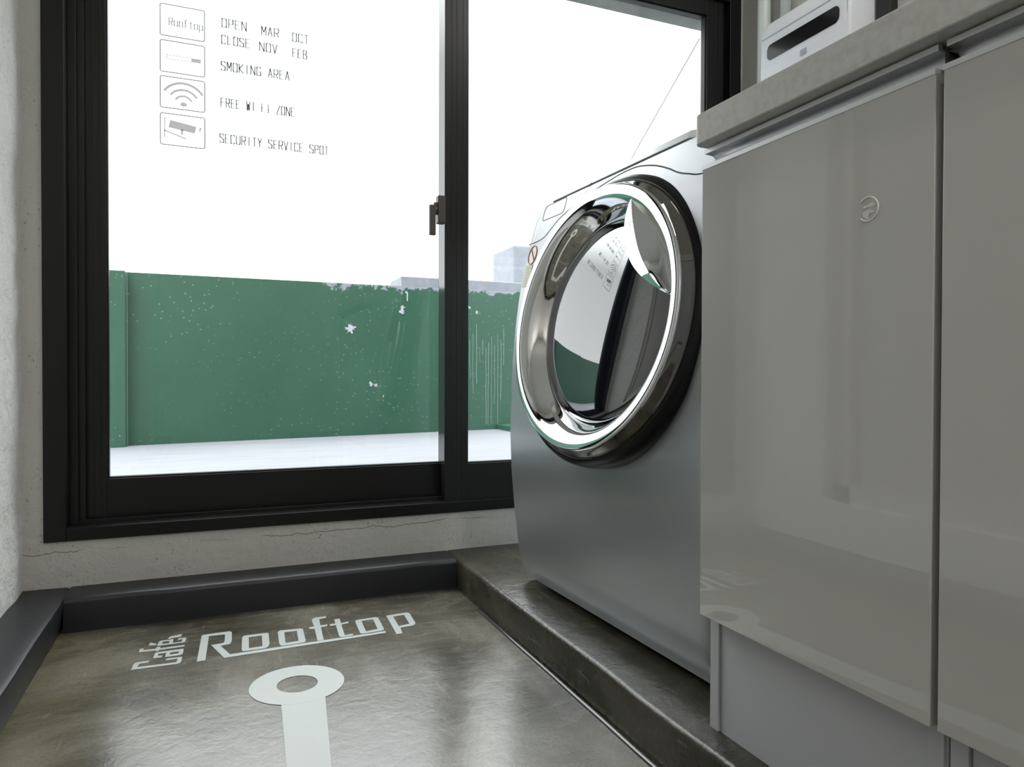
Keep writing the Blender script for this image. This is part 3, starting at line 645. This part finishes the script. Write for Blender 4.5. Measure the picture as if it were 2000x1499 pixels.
# leaf shaped handle over the upper near side of the ring
nv, nu = 40, 32
bm = bmesh.new(); ctrl = smooth_curve([(-.088,.224,0), (-.079,.190,0), (-.080,.160,0), (-.092,.125,0), (-.113,.092,0), (-.148,.062,0), (-.190,.038,0), (-.236,.018,0)], 6)
def along(P, s):
    L_ = [0]
    for a, b in zip(P, P[1:]): L_.append(L_[-1] + (b-a).length)
    T_ = s*L_[-1]
    for i in range(len(P)-1):
        if T_ <= L_[i+1] + 1e-9: return P[i].lerp(P[i+1], (T_-L_[i])/max(1e-9, L_[i+1]-L_[i]))
    return P[-1]
a0, a1 = math.atan2(.224, -.088), math.atan2(.018, -.236)
HG = []
for i in range(nv+1):
    s = i/nv; q_ = along(ctrl, s); an = a0 + (a1-a0)*s; ro_ = 0.2415
    o_pt = Vector((ro_*math.cos(an), ro_*math.sin(an), 0)); row = []
    wd = math.sin(math.pi*s)**0.8
    uf = 0.46*(1-s)**0.7 + 0.02
    us = [uf*j/5 for j in range(6)] + [uf + (1-uf)*j/(nu-5) for j in range(1, nu-4)]
    for j, u in enumerate(us):
        p_ = q_.lerp(o_pt, u); ti = 0.027 + 0.002*wd; uu = max(0.0, (u-uf)/(1-uf))
        dip = 0.038*wd*math.sin(math.pi*uu)**0.85 if 0 < uu < 1 else 0.0
        t_ = ti + (0.0315-ti)*u - dip + 0.004*wd*(min(u, uf)/uf)
        if uu > 0: t_ -= 0.004*wd*uu
        row.append(bm.verts.new(dpt(p_.x, p_.y, t_)))
    # outward-facing thin edge down toward the glass
    HG.append(row)
for i in range(nv):
    for j in range(nu): bm.faces.new((HG[i][j], HG[i+1][j], HG[i+1][j+1], HG[i][j+1]))
edge = []
for i in range(nv+1):
    s = i/nv; q_ = along(ctrl, s); d_e = Vector((q_.x, q_.y, 0)).normalized()
    edge.append(bm.verts.new(dpt(q_.x+d_e.x*.004, q_.y+d_e.y*.004, 0.010)))
for i in range(nv): bm.faces.new((HG[i][0], HG[i+1][0], edge[i+1], edge[i]))
dchild('door_handle', bm, M_CHROME, 'leaf shaped chrome grip of the door').modifiers.new('es', 'EDGE_SPLIT').split_angle = math.radians(32)

# ------------------------------------------------------------ base cabinets
XD, XK = 0.635, 0.654
ZDB, ZDT, ZCB, ZCT = 0.241, 0.868, 0.899, 0.941
def cabinet(y1, y0, label, cut=False):
    cb = thing('base_cabinet', label, 'cabinet', ((XK+XR)/2, (y0+y1)/2, ZS), 'glossy base cabinets')
    # carcass: two sides, back, bottom, top rail
    bm = boxes([(XK, 1.20, y1-0.018, y1, ZS, 0.8620), (XK, 1.20, y0, y0+0.018, ZS, 0.8620), (0.665, 1.20, y1-0.018, y1, 0.862, ZCB-0.001), (0.665, 1.20, y0, y0+0.018, 0.862, ZCB-0.001), (1.185, 1.20, y0+.018, y1-.018, ZS, ZCB-0.001), (XK+0.001, 1.185, y0+.018, y1-.018, ZDB, ZDB+0.018), (XK+.03, 1.185, y0+.018, y1-.018, ZDT-.01, ZDT+.008)])
    put(to_obj('carcass', bm, M_CARC, bevel=0.0008), cb)
    put(to_obj('plinth', boxes([(XK+0.004, XK+0.020, y0-0.002 if not cut else y0, y1-0.0195, ZS, ZDB-0.002)]), M_CARC), cb)
    d = put(to_obj('door', boxes([(XD, XD+0.018, y0+0.0015, y1-0.0, ZDB, ZDT-0.0005)]), M_DOOR, bevel=0.0012), cb)
    # aluminium edge strip along the door top and finger-pull channel
    bm = boxes([(XD-0.0008, XD+0.016, y0+0.0015, y1, ZDT-0.0010, ZDT+0.0045)])
    s = to_obj('edge_strip', bm, M_ALU); s.parent = d
    prof_ = [(.004, .8962), (.004, .8902), (.0085, .8900), (.0150, .8896), (.0195, .8880), (.0222, .8848), (.0232, .8805), (.0234, .8750), (.0234, .8660), (.0252, .8660), (.0252, .8810), (.0238, .8860), (.0208, .8900), (.0160, .8920), (.0100, .8926), (.0100, .8962)]
    prof_ = [(XD+a, z) for a, z in prof_]
    bm = bmesh.new(); prism(bm, prof_, 'y', y0+0.002, y1)
    put(to_obj('finger_pull', bm, M_ALU, smooth=True), cb).modifiers.new('es', 'EDGE_SPLIT').split_angle = math.radians(40)
    bm = boxes([(XD+0.012, XD+0.026, y0-0.003, y0+0.0015, ZDT+0.002, ZCB-0.010)]); put(to_obj('end_cap', bm, M_DARK, bevel=0.001), cb)
    return cb, d
c1_, d1 = cabinet(0.828, 0.4745, 'glossy pale grey base cabinet next to the washing machine with a round clear sticker')
c2_, d2 = cabinet(0.4680, 0.1150, 'glossy pale grey base cabinet at the right edge, nearer the camera')
# round clear sticker on the first door
st = bmesh.new(); cy0, cz0, rr0 = 0.5505, 0.7545, 0.0125
tube(st, [(XD-0.0006, cy0 - rr0*math.cos(a), cz0 + rr0*math.sin(a)) for a in [math.radians(-135 + 275*i/40) for i in range(41)]], 0.0008, 6)
stk = to_obj('round_sticker', st, mat('white_ink', (0.95, 0.94, 0.92), 0.5), smooth=True); stk.parent = d1; stk.matrix_parent_inverse = Matrix.Identity(4); stk['label'] = 'small round clear sticker with a pale rim and swirl'
bm = bmesh.new()
for q0 in ([(-.006,.004),(.000,.0045),(.006,.0065),(.010,.003),(.006,.001),(-.001,.002),(-.006,.001)], [(-.007,-.003),(.000,-.001),(.006,-.002),(.009,-.005),(.002,-.0045),(-.001,-.009),(.004,-.0085),(.000,-.011),(-.006,-.007)]):
    flat_poly(bm, [[(cy0 - a, cz0 + b) for a, b in q0]], lambda u, v_, t: (XD - 0.0002 - 0.0004*t, u, v_), 1)
sw = to_obj('swirl', bm, mat('pale_ink', (0.74, 0.72, 0.70), 0.5)); sw.parent = stk

# countertop
bm = bmesh.new(); xa = 0.6205; r = 0.012
pl = [(xa, 0.09), (xa, 0.830-r)] + [(xa + r - r*math.cos(a), 0.830 - r + r*math.sin(a)) for a in [math.pi/2*i/6 for i in range(1, 7)]] + [(1.655, 0.830), (1.655, 0.09)]
prism(bm, pl, 'z', ZCB, ZCT)
tag(to_obj('countertop', bm, M_QUARTZ, bevel=0.0022), 'thick speckled grey quartz countertop over the base cabinets', 'countertop')

# ------------------------------------------------------------ breaker box and conduits on the right wall
bx = thing('breaker_box', 'white plastic electrical box with smoked window strip above the countertop', 'electrical box', (1.60, 1.57, 1.40))
bm = bmesh.new()
pr = [(1.659, 1.40), (1.575, 1.40), (1.556, 1.412), (1.549, 1.44), (1.547, 1.50), (1.5495, 1.60), (1.556, 1.630), (1.580, 1.660), (1.659, 1.672)]
prism(bm, pr, 'y', 1.405, 1.742); put(to_obj('housing', bm, M_WPLAST, bevel=0.008), bx)
bm = bmesh.new(); prism(bm, [(1.549, 1.503), (1.5475, 1.504), (1.5455, 1.52), (1.5475, 1.592), (1.5495, 1.597)], 'y', 1.418, 1.730)
lid = put(to_obj('cover', bm, M_WPLAST, bevel=0.001), bx)
bm = bmesh.new(); prism(bm, rrect(1.438, 1.707, 1.5255, 1.5720, 0.016, 8), 'x', 1.5442, 1.5500)
wn_ = to_obj('smoked_window', bm, M_SMOKE, bevel=0.0008); wn_.parent = lid
bm = boxes([(1.5478, 1.5500, 1.414, 1.734, 1.5000, 1.5025), (1.5480, 1.5520, 1.414, 1.734, 1.5985, 1.6005), (1.5480, 1.5500, 1.4135, 1.4155, 1.501, 1.600)])
put(to_obj('panel_gap', bm, M_SEAMG), bx)
put(to_obj('latch', boxes([(1.5450, 1.5500, 1.553, 1.576, 1.489, 1.506)]), M_SEAMG, bevel=0.001), bx)
bm = bmesh.new(); tube(bm, [(1.636, 1.822, 0.95), (1.636, 1.822, 2.44)], 0.0205, 20)
tag(to_obj('conduit_pipe', bm, M_CONDUIT, smooth=True), 'thicker pale vertical conduit pipe behind the far end of the electrical box', 'pipe', 'conduit pipes on the right wall')
bm = bmesh.new(); tube(bm, [(1.643, 1.735, 1.65), (1.643, 1.735, 2.44)], 0.0160, 18)
tag(to_obj('conduit_pipe', bm, M_CONDUIT, smooth=True), 'thinner pale vertical conduit pipe rising above the electrical box', 'pipe', 'conduit pipes on the right wall')
tag(to_obj('cable_duct', boxes([(1.632, 1.659, 1.352, 1.398, 0.95, 2.40)]), M_DARK, bevel=0.002), 'black vertical cable duct at the near side of the electrical box', 'duct')

# ------------------------------------------------------------ ceiling lamps added out of view to brighten the interior
lp = thing('added_ceiling_lamp', 'added white ceiling tube lamp behind the camera, unseen, filling the room with light', 'lamp', (0.35, -1.1, ZC))
put(to_obj('housing', boxes([(0.28, 0.42, -1.7, -0.5, ZC-0.05, ZC)]), M_WPLAST, bevel=0.004), lp)
bm = bmesh.new(); tube(bm, [(0.35, -1.65, ZC-0.065), (0.35, -0.55, ZC-0.065)], 0.014, 12)
put(to_obj('tube', bm, mat('added_lamp_tube', (1, 1, 1), 0.5, emis=((1.0, 0.97, 0.9), 14.0))), lp)
area_light('added_ceiling_light', (0.35, -1.1, ZC-0.09), (0, 0, 0), 0.12, 1.1, 18.0, (1.0, 0.97, 0.92))  # fill light of the added back lamp
lp = thing('added_ceiling_lamp', 'added white ceiling panel lamp above the countertop, unseen, for extra light', 'lamp', (1.30, 0.75, ZC))  # second added lamp, lifts the light on walls and cabinets
put(to_obj('housing', boxes([(1.12, 1.48, 0.25, 1.25, ZC-0.04, ZC)]), M_WPLAST, bevel=0.004), lp)
put(to_obj('diffuser', boxes([(1.14, 1.46, 0.27, 1.23, ZC-0.045, ZC-0.0395)]), mat('added_lamp_diffuser', (1, 1, 1), 0.5, emis=((1.0, 0.98, 0.94), 6.0))), lp)
area_light('added_ceiling_light', (1.30, 0.75, ZC-0.06), (0, 0, 0), 0.32, 0.96, 4.0, (1.0, 0.98, 0.94))
